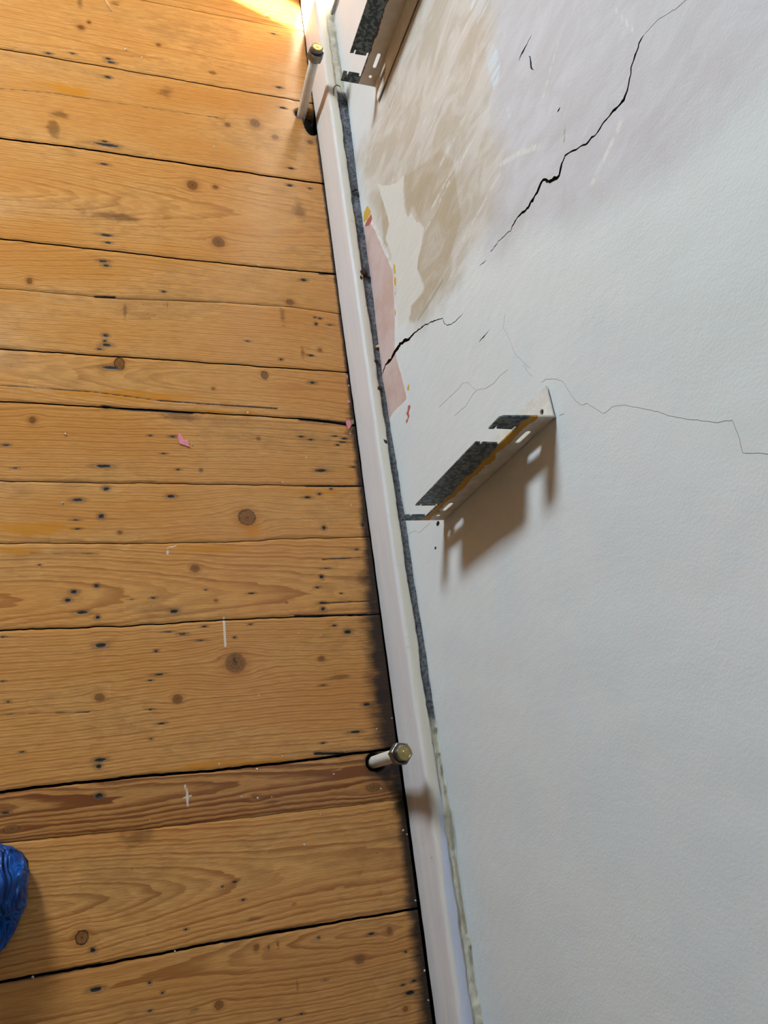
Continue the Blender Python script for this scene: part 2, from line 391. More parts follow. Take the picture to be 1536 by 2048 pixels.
NAILS = marks([(217, 118, 9, 2.5), (222, 125, 12, 2.5), (216, 155, 8, 3), (209, 283, 9, 2.2), (208, 328, 12, 2.5), (214, 290, 34, 3.5), (212, 470, 18, 3), (216, 485, 10, 2.5), (557, 175, 9, 2.5),
    (565, 216, 9, 2.5), (582, 337, 9, 2.2), (580, 371, 8, 2.5), (620, 377, 5, 2), (97, 107, 8, 2), (145, 107, 8, 1.8), (547, 68, 9, 1.6),
    (206, 522, 12, 3.5), (212, 531, 9, 3), (211, 671, 8, 4), (210, 682, 6, 3), (214, 690, 13, 4), (199, 698, 7, 2.5), (222, 735, 22, 4), (212, 814, 10, 4), (207, 932, 22, 4), (212, 978, 8, 5),
    (156, 1000, 14, 4.5), (342, 993, 11, 4), (327, 907, 9, 2), (345, 873, 9, 2.4), (300, 871, 7, 2), (356, 939, 8, 2), (402, 940, 3.5, 3.5), (327, 583, 7, 2.5), (607, 560, 9, 3), (625, 765, 9, 3),
    (622, 711, 8, 2.5), (562, 719, 5, 2.5), (495, 682, 7, 1.8), (642, 941, 16, 3.5), (707, 934, 7, 2), (615, 995, 10, 3), (639, 988, 6, 3), (662, 978, 4, 2.5), (12, 890, 10, 3), (30, 936, 10, 1.8),
    (630, 635, 4, 2), (640, 637, 5, 2.2), (632, 648, 4, 3.4), (660, 650, 8, 1.6), (602, 873, 8, 2), (622, 879, 7, 2), (670, 872, 9, 1.8), (690, 877, 9, 2.4), (686, 884, 12, 2), (676, 890, 6, 2),
    (203, 1033, 8, 6), (151, 1040, 11, 2), (155, 1058, 11, 2), (148, 1184, 9, 5), (136, 1201, 9, 5), (193, 1172, 6, 5), (164, 1225, 18, 4), (195, 1235, 6, 5), (348, 1223, 12, 4.5), (307, 1196, 8, 2.5),
    (263, 1199, 10, 1.6), (503, 1187, 10, 2.2), (79, 1130, 6, 2), (643, 1154, 5, 5), (635, 1175, 7, 2), (645, 1206, 10, 3.2), (646, 1218, 6, 4.5), (648, 1056, 5, 5), (726, 1050, 4, 6), (202, 1291, 16, 5.5),
    (312, 1302, 6, 3), (409, 1253, 8, 2), (336, 1264, 14, 1.8), (365, 1268, 12, 2.4), (401, 1281, 16, 1.5), (318, 1349, 16, 2.4), (301, 1361, 8, 2), (301, 1419, 9, 2), (323, 1447, 10, 2.2), (302, 1478, 5, 2),
    (200, 1520, 16, 5), (197, 1533, 8, 5), (695, 1264, 9, 5), (646, 1371, 8, 2), (733, 1409, 10, 4), (711, 1464, 16, 3.2), (646, 1486, 8, 2.5), (669, 1251, 6, 2.2), (16, 1404, 7, 2.5), (5, 1363, 8, 2),
    (5, 1274, 8, 2), (44, 1504, 9, 2), (713, 1099, 7, 2), (653, 1137, 12, 1.6), (573, 1206, 3, 2), (682, 1187, 5, 2), (411, 1180, 5, 1.8), (501, 1249, 6, 2), (469, 1275, 5, 3), (468, 1320, 2.5, 9),
    (198, 1592, 11, 7), (186, 1901, 8, 6.5), (193, 1979, 18, 6), (743, 1868, 10, 3.4), (820, 1986, 12, 6), (811, 1904, 5, 3), (445, 1773, 4, 3), (469, 1764, 7, 2.6), (486, 1800, 6, 3), (372, 1859, 5, 3),
    (637, 1876, 4, 4), (537, 1895, 2.5, 5), (556, 1890, 2, 7), (325, 1986, 5, 3), (299, 1966, 5, 4), (603, 2028, 7, 3), (650, 1961, 7, 2), (595, 1972, 1.6, 10), (828, 1962, 6, 3), (806, 1970, 5, 2.5),
    (12, 1626, 12, 3), (560, 2040, 7, 3), (300, 2022, 8, 2.5), (390, 2020, 8, 2)])
SPLITS = [([(0, 770), (100, 777), (200, 785), (320, 801)], 1.6), ([(320, 801), (400, 807), (555, 817)], 2.2), ([(205, 812), (260, 819), (320, 822), (385, 826)], 4.0),
          ([(600, 838), (660, 843), (705, 849)], 6.5), ([(645, 1119), (700, 1116), (742, 1114)], 1.8), ([(635, 1207), (700, 1204), (752, 1202)], 1.6), ([(612, 972), (660, 972), (722, 972)], 3.2), ([(0, 177), (110, 187), (250, 209), (350, 224), (450, 238)], 1.1),
          ([(60, 1107), (120, 1108), (200, 1108)], 1.2), ([(0, 1430), (60, 1427), (180, 1424)], 1.1), ([(190, 593), (230, 594)], 3.5), ([(640, 547), (669, 547)], 5.), ([(630, 1507), (700, 1508), (748, 1502)], 4.),
          ([(0, 1965), (90, 1949), (200, 1929)], 3.6), ([(450, 1884), (560, 1862), (640, 1850)], 3.2), ([(240, 1556), (310, 1550), (360, 1546)], 3.), ([(590, 1232), (650, 1231), (735, 1229)], 3.)]
ORANGE = marks([(70, 1057, 130, 16), (430, 1098, 80, 10), (400, 1532, 110, 9), (540, 1522, 90, 8), (250, 790, 200, 12), (135, 180, 60, 14), (500, 1050, 30, 28), (640, 985, 50, 6), (440, 825, 90, 8), (30, 1100, 60, 10)])
SCARS = marks([(107, 255, 16, 34), (250, 625, 5, 30), (335, 612, 3, 12), (565, 635, 9, 28), (605, 705, 6, 16), (370, 832, 66, 12), (724, 1154, 16, 22), (763, 1394, 18, 22), (510, 1838, 22, 8), (589, 1807, 10, 6),
    (160, 5, 10, 18), (425, 147, 10, 6), (677, 1354, 40, 6), (542, 1605, 24, 6), (700, 850, 14, 30), (120, 230, 22, 12), (230, 8, 16, 6), (330, 185, 22, 14), (740, 1520, 30, 14), (280, 1670, 60, 20), (600, 420, 16, 30), (210, 430, 90, 10)])
SCRATCH = [([(371, 1570), (377, 1612)], 1.6), ([(368, 1595), (382, 1592)], 1.2), ([(447, 1235), (451, 1292)], 1.2), ([(334, 1096), (352, 1092)], 1.), ([(333, 1098), (336, 1108)], 1.2)]
PIPE1 = (.343, .0577); PIPE2 = (.350, 1.1392)

def segdist(px, py, poly):
    best = np.full(px.shape, 9.)
    for (a, b), (c, d) in zip(poly[:-1], poly[1:]):
        L = (c-a)**2+(d-b)**2+1e-12
        t = np.clip(((px-a)*(c-a)+(py-b)*(d-b))/L, 0, 1)
        best = np.minimum(best, np.hypot(px-a-t*(c-a), py-b-t*(d-b)))
    return best
MMPX = .00066
def fields(x, y):
    """mark fields for floor points"""
    n = len(x); F = {k: np.full(n, -3.) for k in ('nail_and_hole_shade', 'knot', 'orange', 'scar')}
    F['knotring'] = np.zeros(n); F['scratch'] = np.zeros(n)
    ylo, yhi = y.min()-.06, y.max()+.06
    for (cx, cy, a, b) in NAILS:
        if not ylo < cy < yhi: continue
        m = (np.abs(x-cx) < 4*a) & (np.abs(y-cy) < 5*b)
        q = np.hypot((x[m]-cx)/a, (y[m]-cy)/b); F['nail_and_hole_shade'][m] = np.maximum(F['nail_and_hole_shade'][m], 1-q)
    for (cx, cy, a, b, rg) in KNOTS:
        if not ylo < cy < yhi: continue
        m = (np.abs(x-cx) < 4*a) & (np.abs(y-cy) < 4*b)
        q = np.hypot((x[m]-cx)/a, (y[m]-cy)/b); v = 1.15-q
        F['knotring'][m] = np.where(v > F['knot'][m], rg, F['knotring'][m]); F['knot'][m] = np.maximum(F['knot'][m], v)
    for key, L in (('orange', ORANGE), ('scar', SCARS)):
        for (cx, cy, a, b) in L:
            if not ylo-.1 < cy < yhi+.1: continue
            q = np.hypot((x-cx)/a, (y-cy)/b); F[key] = np.maximum(F[key], 1.1-q)
    for pts, wd in SPLITS:
        P = [pf(u, v)[:2] for u, v in pts]
        if not ylo < P[0][1] < yhi: continue
        d = segdist(x, y, P)/(wd*MMPX); F['nail_and_hole_shade'] = np.maximum(F['nail_and_hole_shade'], np.maximum(1.1-d*1.5, -3))
    for pts, wd in SCRATCH:
        P = [pf(u, v)[:2] for u, v in pts]
        if not ylo < P[0][1] < yhi: continue
        F['scratch'] = np.maximum(F['scratch'], 1.3-segdist(x, y, P)/(wd*MMPX))
    # dark margin against the skirting: wide stretch between the pipe and the bracket, thinner elsewhere
    wdt = np.interp(y, [-.3, -.12, -.02, .03, .07, .16, .25, .33, .5, .6, .8, 1.0, 1.12, 1.2, 1.4], [.020, .016, .013, .019, .036, .032, .026, .013, .009, .006, .005, .005, .006, .004, .003])
    F['edge'] = np.clip(1.35-(SK-x)/wdt, -1, 1.3)
    F['edge'] = np.maximum(F['edge'], 1.1-np.hypot((x-.357)/.03, (y-.045)/.03))
    h1 = 1.3-np.hypot(x-PIPE1[0], y-PIPE1[1])/.0098; F['nail_and_hole_shade'] = np.maximum(F['nail_and_hole_shade'], h1)  # pipe openings: hole shade put into the board colour besides the dip
    h2 = 1.25-np.hypot((x-.3655), (y-1.125)*.45)/.0115; h2b = 1.3-np.hypot(x-PIPE2[0], y-PIPE2[1])/.0095
    F['nail_and_hole_shade'] = np.maximum(F['nail_and_hole_shade'], np.maximum(h2, h2b))
    F['hole'] = np.clip(np.maximum(np.maximum(h1, h2), h2b)*2.5, 0, 1)
    F['ridge'] = np.clip(F['nail_and_hole_shade'], 0, 1)
    return F

RINGP = {}  # board index -> (v0 (fraction of width), d0, slope, spacing, contrast, tone, heart)
def board(i, hi, lo):
    (ph, gh), (pl, gl) = hi, lo
    ymid = (np.interp(.1, ph[:, 0], ph[:, 1])+np.interp(.1, pl[:, 0], pl[:, 1]))/2
    vis = -.34 < ymid < 1.5
    xs = np.concatenate([np.arange(X0+.005, -.16, .06), np.arange(-.16, SK-.0025, .0020 if vis else .03), [SK-.001]])
    yh = np.interp(xs, ph[:, 0], ph[:, 1])-gh/2; yl = np.interp(xs, pl[:, 0], pl[:, 1])+gl/2
    rs = np.random.default_rng(100+i)
    # seam edges wander a little
    yh = yh+.0007*vn(xs*40, i*3.1, 1)+.0004*vn(xs*160, i*3.1, 2); yl = yl+.0007*vn(xs*40, (i+1)*3.1, 1)+.0004*vn(xs*160, (i+1)*3.1, 2)
    wd = float(np.mean(yh-yl)); nv = max(6, int(wd/(.0013 if vis else .012)))
    t = np.linspace(0, 1, nv); t = np.concatenate([[0, .0008/wd], t[1:-1], [1-.0008/wd, 1]]); nv = len(t)
    X = np.repeat(xs, nv); Y = (yl[:, None]+(yh-yl)[:, None]*t[None]).ravel()
    v = (t[None]*np.ones((len(xs), 1))).ravel()*wd
    v0, d0, sl, sp, con, tone, heart = RINGP.get(i, (rs.uniform(-.8, 1.8), rs.uniform(.01, .05), rs.uniform(-.05, .05), rs.uniform(.0028, .0042), rs.uniform(.5, .8), rs.uniform(.3, .8), 0.))
    F = fields(X, Y)
    # flow lines bend round the knots
    vv = v.copy(); yb = Y-v
    for (cx, cy, a, b, rg) in KNOTS:
        m = (np.abs(X-cx) < 8*a) & (np.abs(Y-cy) < 6*b)
        if not m.any(): continue
        q = ((X[m]-cx)/(3.2*a))**2+((Y[m]-cy)/(2.0*b))**2
        vv[m] -= (Y[m]-cy)*np.exp(-q)*.95
    wob = .006*vn(X*3.0, vv*6, 20+i)+.0022*vn(X*11, vv*25, 40+i)
    dep = d0+sl*(X+.15)+.010*vn(X*4.0, i*2.2+vv*2, 60+i)
    ring = np.sqrt((vv-v0*wd+wob)**2+dep**2)/sp
    edge = np.minimum(Y-np.repeat(yl, nv), np.repeat(yh, nv)-Y)
    big = .0004*vn(X*3, Y*8, 5)+rs.uniform(-.0005, .0005)
    Z = big-.0011*np.exp(-edge/.0012)-.0012*F['ridge']-.018*F['hole']
    V = np.stack([X, Y, Z], 1)
    nu = len(xs)
    Fc = grid_faces(nu, nv)
    # sides down to the joists
    idl = np.arange(nu)*nv; idh = idl+nv-1
    n0 = len(V)
    V = np.concatenate([V, np.stack([xs, yl, np.full(nu, -.024)], 1), np.stack([xs, yh, np.full(nu, -.024)], 1)])
    k = np.arange(nu-1)
    Fs = np.concatenate([Fc, np.stack([idl[k], n0+k, n0+k+1, idl[k+1]], 1)[:, ::-1], np.stack([idh[k], idh[k+1], n0+nu+k+1, n0+nu+k], 1)[:, ::-1]])
    ex = 2*nu
    A = {'ring': np.concatenate([ring, np.zeros(ex)]), 'tone': np.full(n0+ex, tone), 'contrast': np.full(n0+ex, con), 'heart': np.full(n0+ex, heart)}
    for kx in ('nail_and_hole_shade', 'knot', 'orange', 'scar', 'knotring', 'scratch', 'edge'):
        A[kx] = np.concatenate([F[kx], np.full(ex, 1. if kx == 'edge' else (-3 if kx in ('nail_and_hole_shade', 'knot', 'orange', 'scar') else 0))])
    mesh('plank', V, Fs, MW, fl, True, A)
# index: 4 = between s0 and s1 ... (see list 'full')
RINGP.update({4: (.2, .03, .02, .0040, .55, .75, 0), 5: (-.4, .03, -.03, .0036, .5, .7, 0), 6: (.5, .02, .05, .0042, .6, .68, 0), 7: (1.4, .05, .0, .0034, .6, .6, 0), 8: (-.6, .03, .03, .0034, .55, .55, 0),
              9: (.6, .03, -.04, .0038, .6, .55, 0), 10: (1.1, .02, .05, .0036, .75, .5, 0), 11: (-.3, .05, .02, .0032, .6, .55, 0), 12: (.3, .03, .04, .0044, .85, .62, 0), 13: (-.5, .05, .03, .0036, .8, .5, 0),
              14: (.7, .004, .03, .0042, 1.0, .35, .75), 15: (.48, .004, .085, .0044, 1.0, .5, 0), 16: (.9, .03, -.05, .0040, .9, .32, .12)})
for i in range(len(full)-1): board(i, full[i], full[i+1])

# ------------------------------------------------------------------ plaster wall with real cracks
def wx(y, z):
    yb = [-2, -.23, -.1, .0, .06, .12, .25, .38, .47, .57, .78, 1.08, 1.3, 2]
    xb = [.403, .403, .402, .4026, .4005, .3995, .3994, .3988, .3971, .3962, .4004, .4038, .4045, .4045]
    b = np.interp(y, yb, xb)
    k = np.clip((z-.08)/.14, 0, 1); k = k*k*(3-2*k)
    base = b*(1-k)+np.interp(y, [-2, .3, .7, 1.0, 2], [.402, .402, .403, .404, .404])*k
    x = base-.0010*fbm(y*7, z*7, 3, 3)-.0005*fbm(y*30, z*30, 9, 3)
    # plaster edge rounding over the skirting, and its ragged foot
    x = x+.0022*np.exp(-np.clip(z-.0745, 0, 1)/.0022)
    return x
CR = [  # (photo polyline with widths in px, hairline?)
    ([(762, 758, 2), (764, 756, 2.5), (768, 749, 3), (773, 748, 3), (779, 730, 5.5), (789, 720, 7), (795, 706, 7.5), (803, 691, 7), (811, 683, 6), (821, 678, 5), (826, 670, 4), (837, 660, 2.8), (851, 649, 2), (868, 642, 1.8), (886, 636, 1.5), (889, 646, 1.3), (894, 651, 1.3), (903, 648, 1.2), (913, 641, 1.2), (926, 625, .9)], 0),
    ([(958, 532, 1.2), (966, 526, 1.4), (972, 518, 1.0)], 0),
    ([(980, 504, 1.4), (997, 482, 1.6), (1021, 460, 2), (1029, 441, 3), (1043, 427, 4), (1051, 422, 4), (1070, 392, 6), (1086, 359, 4.5), (1095, 362, 5), (1103, 362, 6.5), (1113, 356, 8), (1119, 351, 8), (1124, 327, 5), (1130, 310, 3), (1152, 300, 2.6), (1171, 288, 3), (1192, 267, 3.2), (1214, 234, 3.4), (1225, 220, 4.5), (1247, 201, 5), (1255, 169, 3), (1262, 135, 2.4), (1269, 109, 3.4), (1277, 88, 4), (1286, 70, 2.6)], 0),
    ([(1286, 70, 1.4), (1315, 38, 1.2), (1348, 19, 1.2), (1366, 4, 1.0), (1400, -30, .8)], 1),
    ([(1035, 122, 1), (1041, 106, 3.6), (1048, 95, 3.2), (1062, 68, 1)], 0),
    ([(1056, 110, 1), (1059, 122, 3.4), (1061, 133, 4), (1066, 141, 1)], 0),
    ([(1115, 224, 1.5), (1117, 219, 3.4), (1120, 213, 1.2)], 0),
    ([(1082, 765, 1.4), (1095, 758, 1.6), (1118, 760, 1.5), (1128, 766, 1.4), (1137, 783, 1.5), (1154, 805, 1.8), (1163, 810, 1.6), (1173, 807, 1.3), (1206, 828, 1.4), (1222, 814, 1.3), (1248, 810, 1.2), (1300, 820, 1.1), (1350, 835, 1.1), (1390, 840, 1.1), (1430, 846, 1.1), (1465, 840, 1.1), (1475, 870, 1.1), (1485, 905, 1.1), (1545, 909, 1.1)], 1),
    ([(877, 815, .9), (896, 796, 1.1), (916, 779, 1.2), (926, 766, 1.2), (936, 765, 1.2), (945, 776, 1.2), (952, 780, 1.3)], 1),
    ([(908, 832, .8), (916, 825, 1), (932, 812, 1.1), (945, 789, 1.3), (954, 779, 1.4), (971, 778, 1.4), (988, 766, 1.3), (1001, 750, 1.1), (1017, 739, .9)], 1),
    ([(1010, 626, 1.), (1007, 656, 1.), (1020, 679, 1.), (1030, 708, 1.1), (1043, 721, 1.), (1062, 738, 1.)], 1),
    ([(958, 685, 1.), (968, 672, 2.2), (979, 658, 1.)], 0),
    ([(818, 1074, 1.1), (826, 1065, 1.1), (834, 1062, 1.1), (841, 1066, 1.1), (853, 1055, 1.1), (864, 1044, 1.1)], 1),
    ([(1068, 754, .9), (1058, 746, .9), (1046, 728, .9)], 1),
    ([(1118, 833, 1.4), (1128, 828, 1.4)], 1),
]
def crack_outline(pts, hair):
    P = np.array([pw(u, v) for u, v, _ in pts]); Wd = np.array([q[2] for q in pts])
    d = np.array([np.linalg.norm(CAM-np.array([XW, p[0], p[1]])) for p in P])
    hw = Wd*d/FPX*.62*.5*(1.8 if not hair else .9)
    s = np.concatenate([[0], np.cumsum(np.hypot(*np.diff(P, axis=0).T))])
    n = max(4, int(s[-1]/.003)); ss = np.unique(np.concatenate([np.linspace(0, s[-1], n), s]))
    ss = ss[np.concatenate([[True], np.diff(ss) > .0009])]
    y = np.interp(ss, s, P[:, 0]); z = np.interp(ss, s, P[:, 1]); h = np.interp(ss, s, hw)
    j = .0011 if not hair else .0006
    ty = np.gradient(y); tz = np.gradient(z); L = np.hypot(ty, tz)+1e-9; ny, nz_ = -tz/L, ty/L
    off = j*vn(ss*230, 0.5, int(P[0, 0]*1000) % 97); y = y+ny*off; z = z+nz_*off
    h = np.maximum(h*(1+.45*vn(ss*300, 3.3, 11)), .00022)
    h[0] *= .3; h[-1] *= .3
    return np.stack([y, z], 1), np.stack([y+ny*h, z+nz_*h], 1), np.stack([y-ny*h, z-nz_*h], 1), h
cracks = [(crack_outline(p, hh), hh) for p, hh in CR]

def sdpoly(y, z, poly):
    P = np.array(poly); d = np.full(y.shape, 9.); ins = np.zeros(y.shape, bool)
    for a, b in zip(P, np.roll(P, -1, 0)):
        L = ((b-a)**2).sum()+1e-12; t = np.clip(((y-a[0])*(b[0]-a[0])+(z-a[1])*(b[1]-a[1]))/L, 0, 1)
        d = np.minimum(d, np.hypot(y-a[0]-t*(b[0]-a[0]), z-a[1]-t*(b[1]-a[1])))
        c = ((a[1] > z) != (b[1] > z))
        with np.errstate(divide='ignore', invalid='ignore'):
            xi = (b[0]-a[0])*(z-a[1])/(b[1]-a[1])+a[0]
        ins ^= c & (y < xi)
    return np.where(ins, d, -d)
def wpoly(px): return [pw(u, v) for u, v in px]
AREAS = {
    'pink': [[(730, 450), (742, 446), (752, 462), (762, 487), (775, 515), (786, 545), (789, 580), (793, 640), (795, 695), (803, 735), (812, 770), (817, 797), (806, 812), (792, 828), (783, 842), (770, 800), (755, 740), (735, 600), (725, 500)]],
    'white': [[(754, 367), (778, 372), (795, 362), (805, 352), (806, 380), (808, 420), (814, 432), (822, 418), (832, 440), (846, 456), (841, 490), (834, 515), (833, 540), (843, 558), (848, 580), (834, 598), (822, 612), (822, 630), (800, 660), (797, 620), (794, 560), (784, 510), (772, 480), (778, 450), (772, 420), (762, 395)]],
    'tan': [[(806, 352), (840, 330), (880, 300), (905, 320), (912, 380), (920, 440), (905, 500), (885, 550), (860, 590), (830, 645), (818, 640), (824, 610), (836, 598), (849, 580), (843, 556), (834, 540), (836, 515), (842, 490), (847, 456), (833, 438), (822, 416), (814, 430), (808, 420)], [(760, 385), (772, 420), (780, 455), (778, 500), (768, 490), (764, 440)]],
    'beige': [[(690, -200), (1000, -200), (1000, 60), (985, 200), (1010, 300), (1000, 400), (960, 520), (905, 590), (865, 625), (820, 650), (790, 560), (765, 480), (735, 430), (715, 320), (760, 200), (800, 60)]],
    'lilac': [[(940, -250), (1620, -250), (1536, 150), (1450, 215), (1370, 320), (1260, 395), (1150, 425), (1090, 445), (1010, 520), (960, 520), (980, 300), (970, 100)]],
    'mint': [[(1536, 150), (1450, 215), (1370, 320), (1260, 395), (1180, 430), (1230, 560), (1300, 700), (1400, 900), (1700, 900), (1700, 100)]],
    'blue': [[(935, -30), (985, -30), (968, 35), (950, 55), (940, 20)], [(962, 85), (985, 80), (1000, 120), (995, 160), (985, 178), (972, 130)], [(1003, 200), (1018, 205), (1020, 240), (1012, 235)]],
    'yellow': [[(729, 422), (736, 412), (743, 424), (735, 440), (728, 447)], [(788, 530), (790, 529), (792, 545), (790, 546)], [(790, 558), (793, 556), (794, 572), (791, 574)], [(791, 582), (793, 580), (793, 590), (791, 590)], [(792, 620), (794, 617), (795, 630), (793, 634)], [(820, 772), (822, 770), (822, 779), (819, 780)]],
    'red': [[(743, 428), (746, 438), (738, 452), (731, 455), (733, 445)], [(821, 814), (824, 813), (823, 818), (821, 819)], [(819, 824), (822, 823), (821, 829), (818, 829)], [(821, 833), (823, 832), (822, 837)], [(817, 841), (820, 840), (819, 846), (817, 847)]],
}
SCR_L = [([(905, 335), (860, 420)], 2.), ([(1000, 330), (1040, 305), (1078, 292)], 4.), ([(925, 480), (955, 425), (1000, 345)], 2.4), ([(800, 560), (880, 400), (960, 250)], 1.4), ([(1032, 560), (1055, 520)], 3.2), ([(935, 740), (995, 690)], 1.2), ([(1185, 365), (1215, 300), (1240, 245)], 4.),
         ([(900, 110), (940, 30)], 2.0), ([(820, 330), (880, 215)], 1.6), ([(840, 255), (905, 130)], 1.2), ([(1085, 195), (1120, 70)], 1.2), ([(1230, 20), (1265, 60)], 2.), ([(880, 330), (915, 265)], 2.5), ([(870, 420), (925, 300)], 1.)]
SCR_D = [([(836, 640), (862, 600), (885, 560)], 2.4), ([(775, 130), (755, 200)], 1.4), ([(795, 165), (775, 215)], 1.2), ([(1130, 255), (1128, 290)], 1.2)]
def wall_attrs(y, z):
    A = {}
    for k, L in AREAS.items():
        f = np.full(y.shape, -1.)
        for p in L: f = np.maximum(f, sdpoly(y, z, wpoly(p)))
        A[k] = np.clip(f, -.3, .3)
    for k, L in (('scr', SCR_L), ('scd', SCR_D)):
        f = np.zeros(y.shape)
        for pts, wd in L:
            f = np.maximum(f, 1.2-segdist(y, z, wpoly(pts))/(wd*.0010))
        A[k] = f
    return A
gy = np.concatenate([np.arange(-2, -.32, .08), np.arange(-.32, 1.32, .0030), np.arange(1.35, 2.001, .05), [2.0]])
gz = np.concatenate([[0, .03, .06, .070, .0725, .0745], np.arange(.0765, .84, .0030), np.arange(.86, 2.5, .08), [2.5]])
NY, NZ = len(gy), len(gz)
GY, GZ = np.meshgrid(gy, gz, indexing='ij')
cyc = (gy[:-1]+gy[1:])/2; czc = (gz[:-1]+gz[1:])/2
rem = np.zeros((NY-1, NZ-1), bool)
for (c, a, b, h), hh in cracks:
    for (py, pz), hw in zip(c, h):
        rr = hw+.0042
        i0 = np.searchsorted(cyc, py-rr); i1 = np.searchsorted(cyc, py+rr); k0 = np.searchsorted(czc, pz-rr); k1 = np.searchsorted(czc, pz+rr)
        rem[max(i0-1, 0):i1+1, max(k0-1, 0):k1+1] = True
rem[:, :7] = False
allf = grid_faces(NY, NZ); keep = allf[~rem.ravel()]
V2 = np.stack([GY.ravel(), GZ.ravel()], 1)
# cut-out region: boundary edges + crack outlines
pts = []; idx = {}; edges = []
def gid(i):
    if i not in idx: idx[i] = len(pts); pts.append(Vector((V2[i, 0], V2[i, 1])))
    return idx[i]
R_ = np.pad(rem, 1)
for i in range(NY-1):
    for k in np.nonzero(rem[i])[0]:
        q = i*NZ+k
        if not R_[i, k+1]: edges.append((gid(q), gid(q+1)))
        if not R_[i+2, k+1]: edges.append((gid(q+NZ), gid(q+NZ+1)))
        if not R_[i+1, k]: edges.append((gid(q), gid(q+NZ)))
        if not R_[i+1, k+2]: edges.append((gid(q+1), gid(q+NZ+1)))
for (c, a, b, h), hh in cracks:
    ring_ = list(a)+list(b[::-1]); n0 = len(pts)
    for p in ring_: pts.append(Vector((p[0], p[1])))
    m = len(ring_)
    for j in range(m): edges.append((n0+j, n0+(j+1) % m))
ov, oe, of, _, _, _ = delaunay_2d_cdt(pts, edges, [], 0, 1e-7)
ov = np.array([(v.x, v.y) for v in ov]); of = np.array([list(f) for f in of])
cen = ov[of].mean(1)
ci = np.clip(np.searchsorted(gy, cen[:, 0])-1, 0, NY-2); ck = np.clip(np.searchsorted(gz, cen[:, 1])-1, 0, NZ-2)
ok = rem[ci, ck]
for (c, a, b, h), hh in cracks:
    poly = np.concatenate([a, b[::-1]])
    bb = (cen[:, 0] > poly[:, 0].min()) & (cen[:, 0] < poly[:, 0].max()) & (cen[:, 1] > poly[:, 1].min()) & (cen[:, 1] < poly[:, 1].max()) & ok
    ii = np.nonzero(bb)[0]
    if len(ii): ok[ii[sdpoly(cen[ii, 0], cen[ii, 1], poly) > 0]] = False
tri = of[ok]
wy = np.concatenate([V2[:, 0], ov[:, 0]]); wz = np.concatenate([V2[:, 1], ov[:, 1]])
wA = wall_attrs(wy, wz)
wX = wx(wy, wz)
WV = np.stack([wX, wy, wz], 1)
nG = len(V2)
triq = tri+nG
# all to triangles (one face size)
kt = np.concatenate([keep[:, [0, 1, 2]], keep[:, [0, 2, 3]], triq])
wall = tag(mesh('wall_right', WV, kt[:, ::-1], MWALL, None, True, wA), kind='structure')
for (c, a, b, h), hh in cracks:     # the V-shaped grooves behind the openings
    dep = np.minimum(h*(3.0 if not hh else 1.6), .007)+.0002
    n = len(c)
    va = np.stack([wx(a[:, 0], a[:, 1])-.00002, a[:, 0], a[:, 1]], 1); vb = np.stack([wx(b[:, 0], b[:, 1])-.00002, b[:, 0], b[:, 1]], 1)
    vc = np.stack([wx(c[:, 0], c[:, 1])+dep, c[:, 0], c[:, 1]], 1)
    k = np.arange(n-1)
    Fq = np.concatenate([np.stack([k, k+1, 2*n+k+1, 2*n+k], 1), np.stack([2*n+k, 2*n+k+1, n+k+1, n+k], 1)])
    mesh('crack', np.concatenate([va, vb, vc]), Fq, MHAIR if hh else MCRACK, wall)
boxes('wall_core', [(.415, .55, Y0, Y1, -.02, ZC)], MROOM, wall)

# ------------------------------------------------------------------ skirting board
prof = [(.3755, .0015), (.3748, .004), (.3747, .012), (.3749, .021), (.3744, .0245), (.3749, .028), (.3750, .045), (.3750, .062), (.3751, .0700), (.3757, .0733), (.3772, .0752), (.3795, .0760), (.384, .0762), (.3885, .0761), (.3902, .0757), (.3908, .0745), (.3909, .060), (.3909, .002)]
ys = np.concatenate([np.arange(-2, -.32, .05), np.arange(-.32, 1.5, .004), np.arange(1.52, 2.0, .05), [2.0]])
pr = np.array(prof); n = len(pr)
PY = np.repeat(ys, n); PX = np.tile(pr[:, 0], len(ys)); PZ = np.tile(pr[:, 1], len(ys))
fx = .0004*vn(PY*9, PZ*20, 4)+.00025*vn(PY*60, PZ*90, 5)
fo = np.interp(PY, [-.3, 0, .1, .3, 1.2], [.002, .0022, .0012, 0, -.0012])        # the board is not dead straight
PX = PX+fx+fo
back = np.tile(np.arange(n) >= 13, len(ys))
PX = PX+np.where(back, .0011*vn(PY*35, 1.7, 6)+.0007*vn(PY*150, 2.2, 7)+np.interp(PY, [-.2, 0, .1, .5, .75, 1.1], [.0002, .0006, 0, 0, -.001, .0005]), 0)
PZ = PZ+.0005*vn(PY*25, PX*300, 8)*np.tile((pr[:, 1] > .07), len(ys))
lil = np.minimum(np.interp(PY, [-.25, -.2, -.05, .02, .2], [.0062, .0052, .003, -.002, -.02]), .02)-(.3885-PX)*.6
sk = tag(mesh('baseboard_right', np.stack([PX, PY, PZ], 1), grid_faces(len(ys), n), MSK, None, True, {'lilac': lil}), kind='structure')

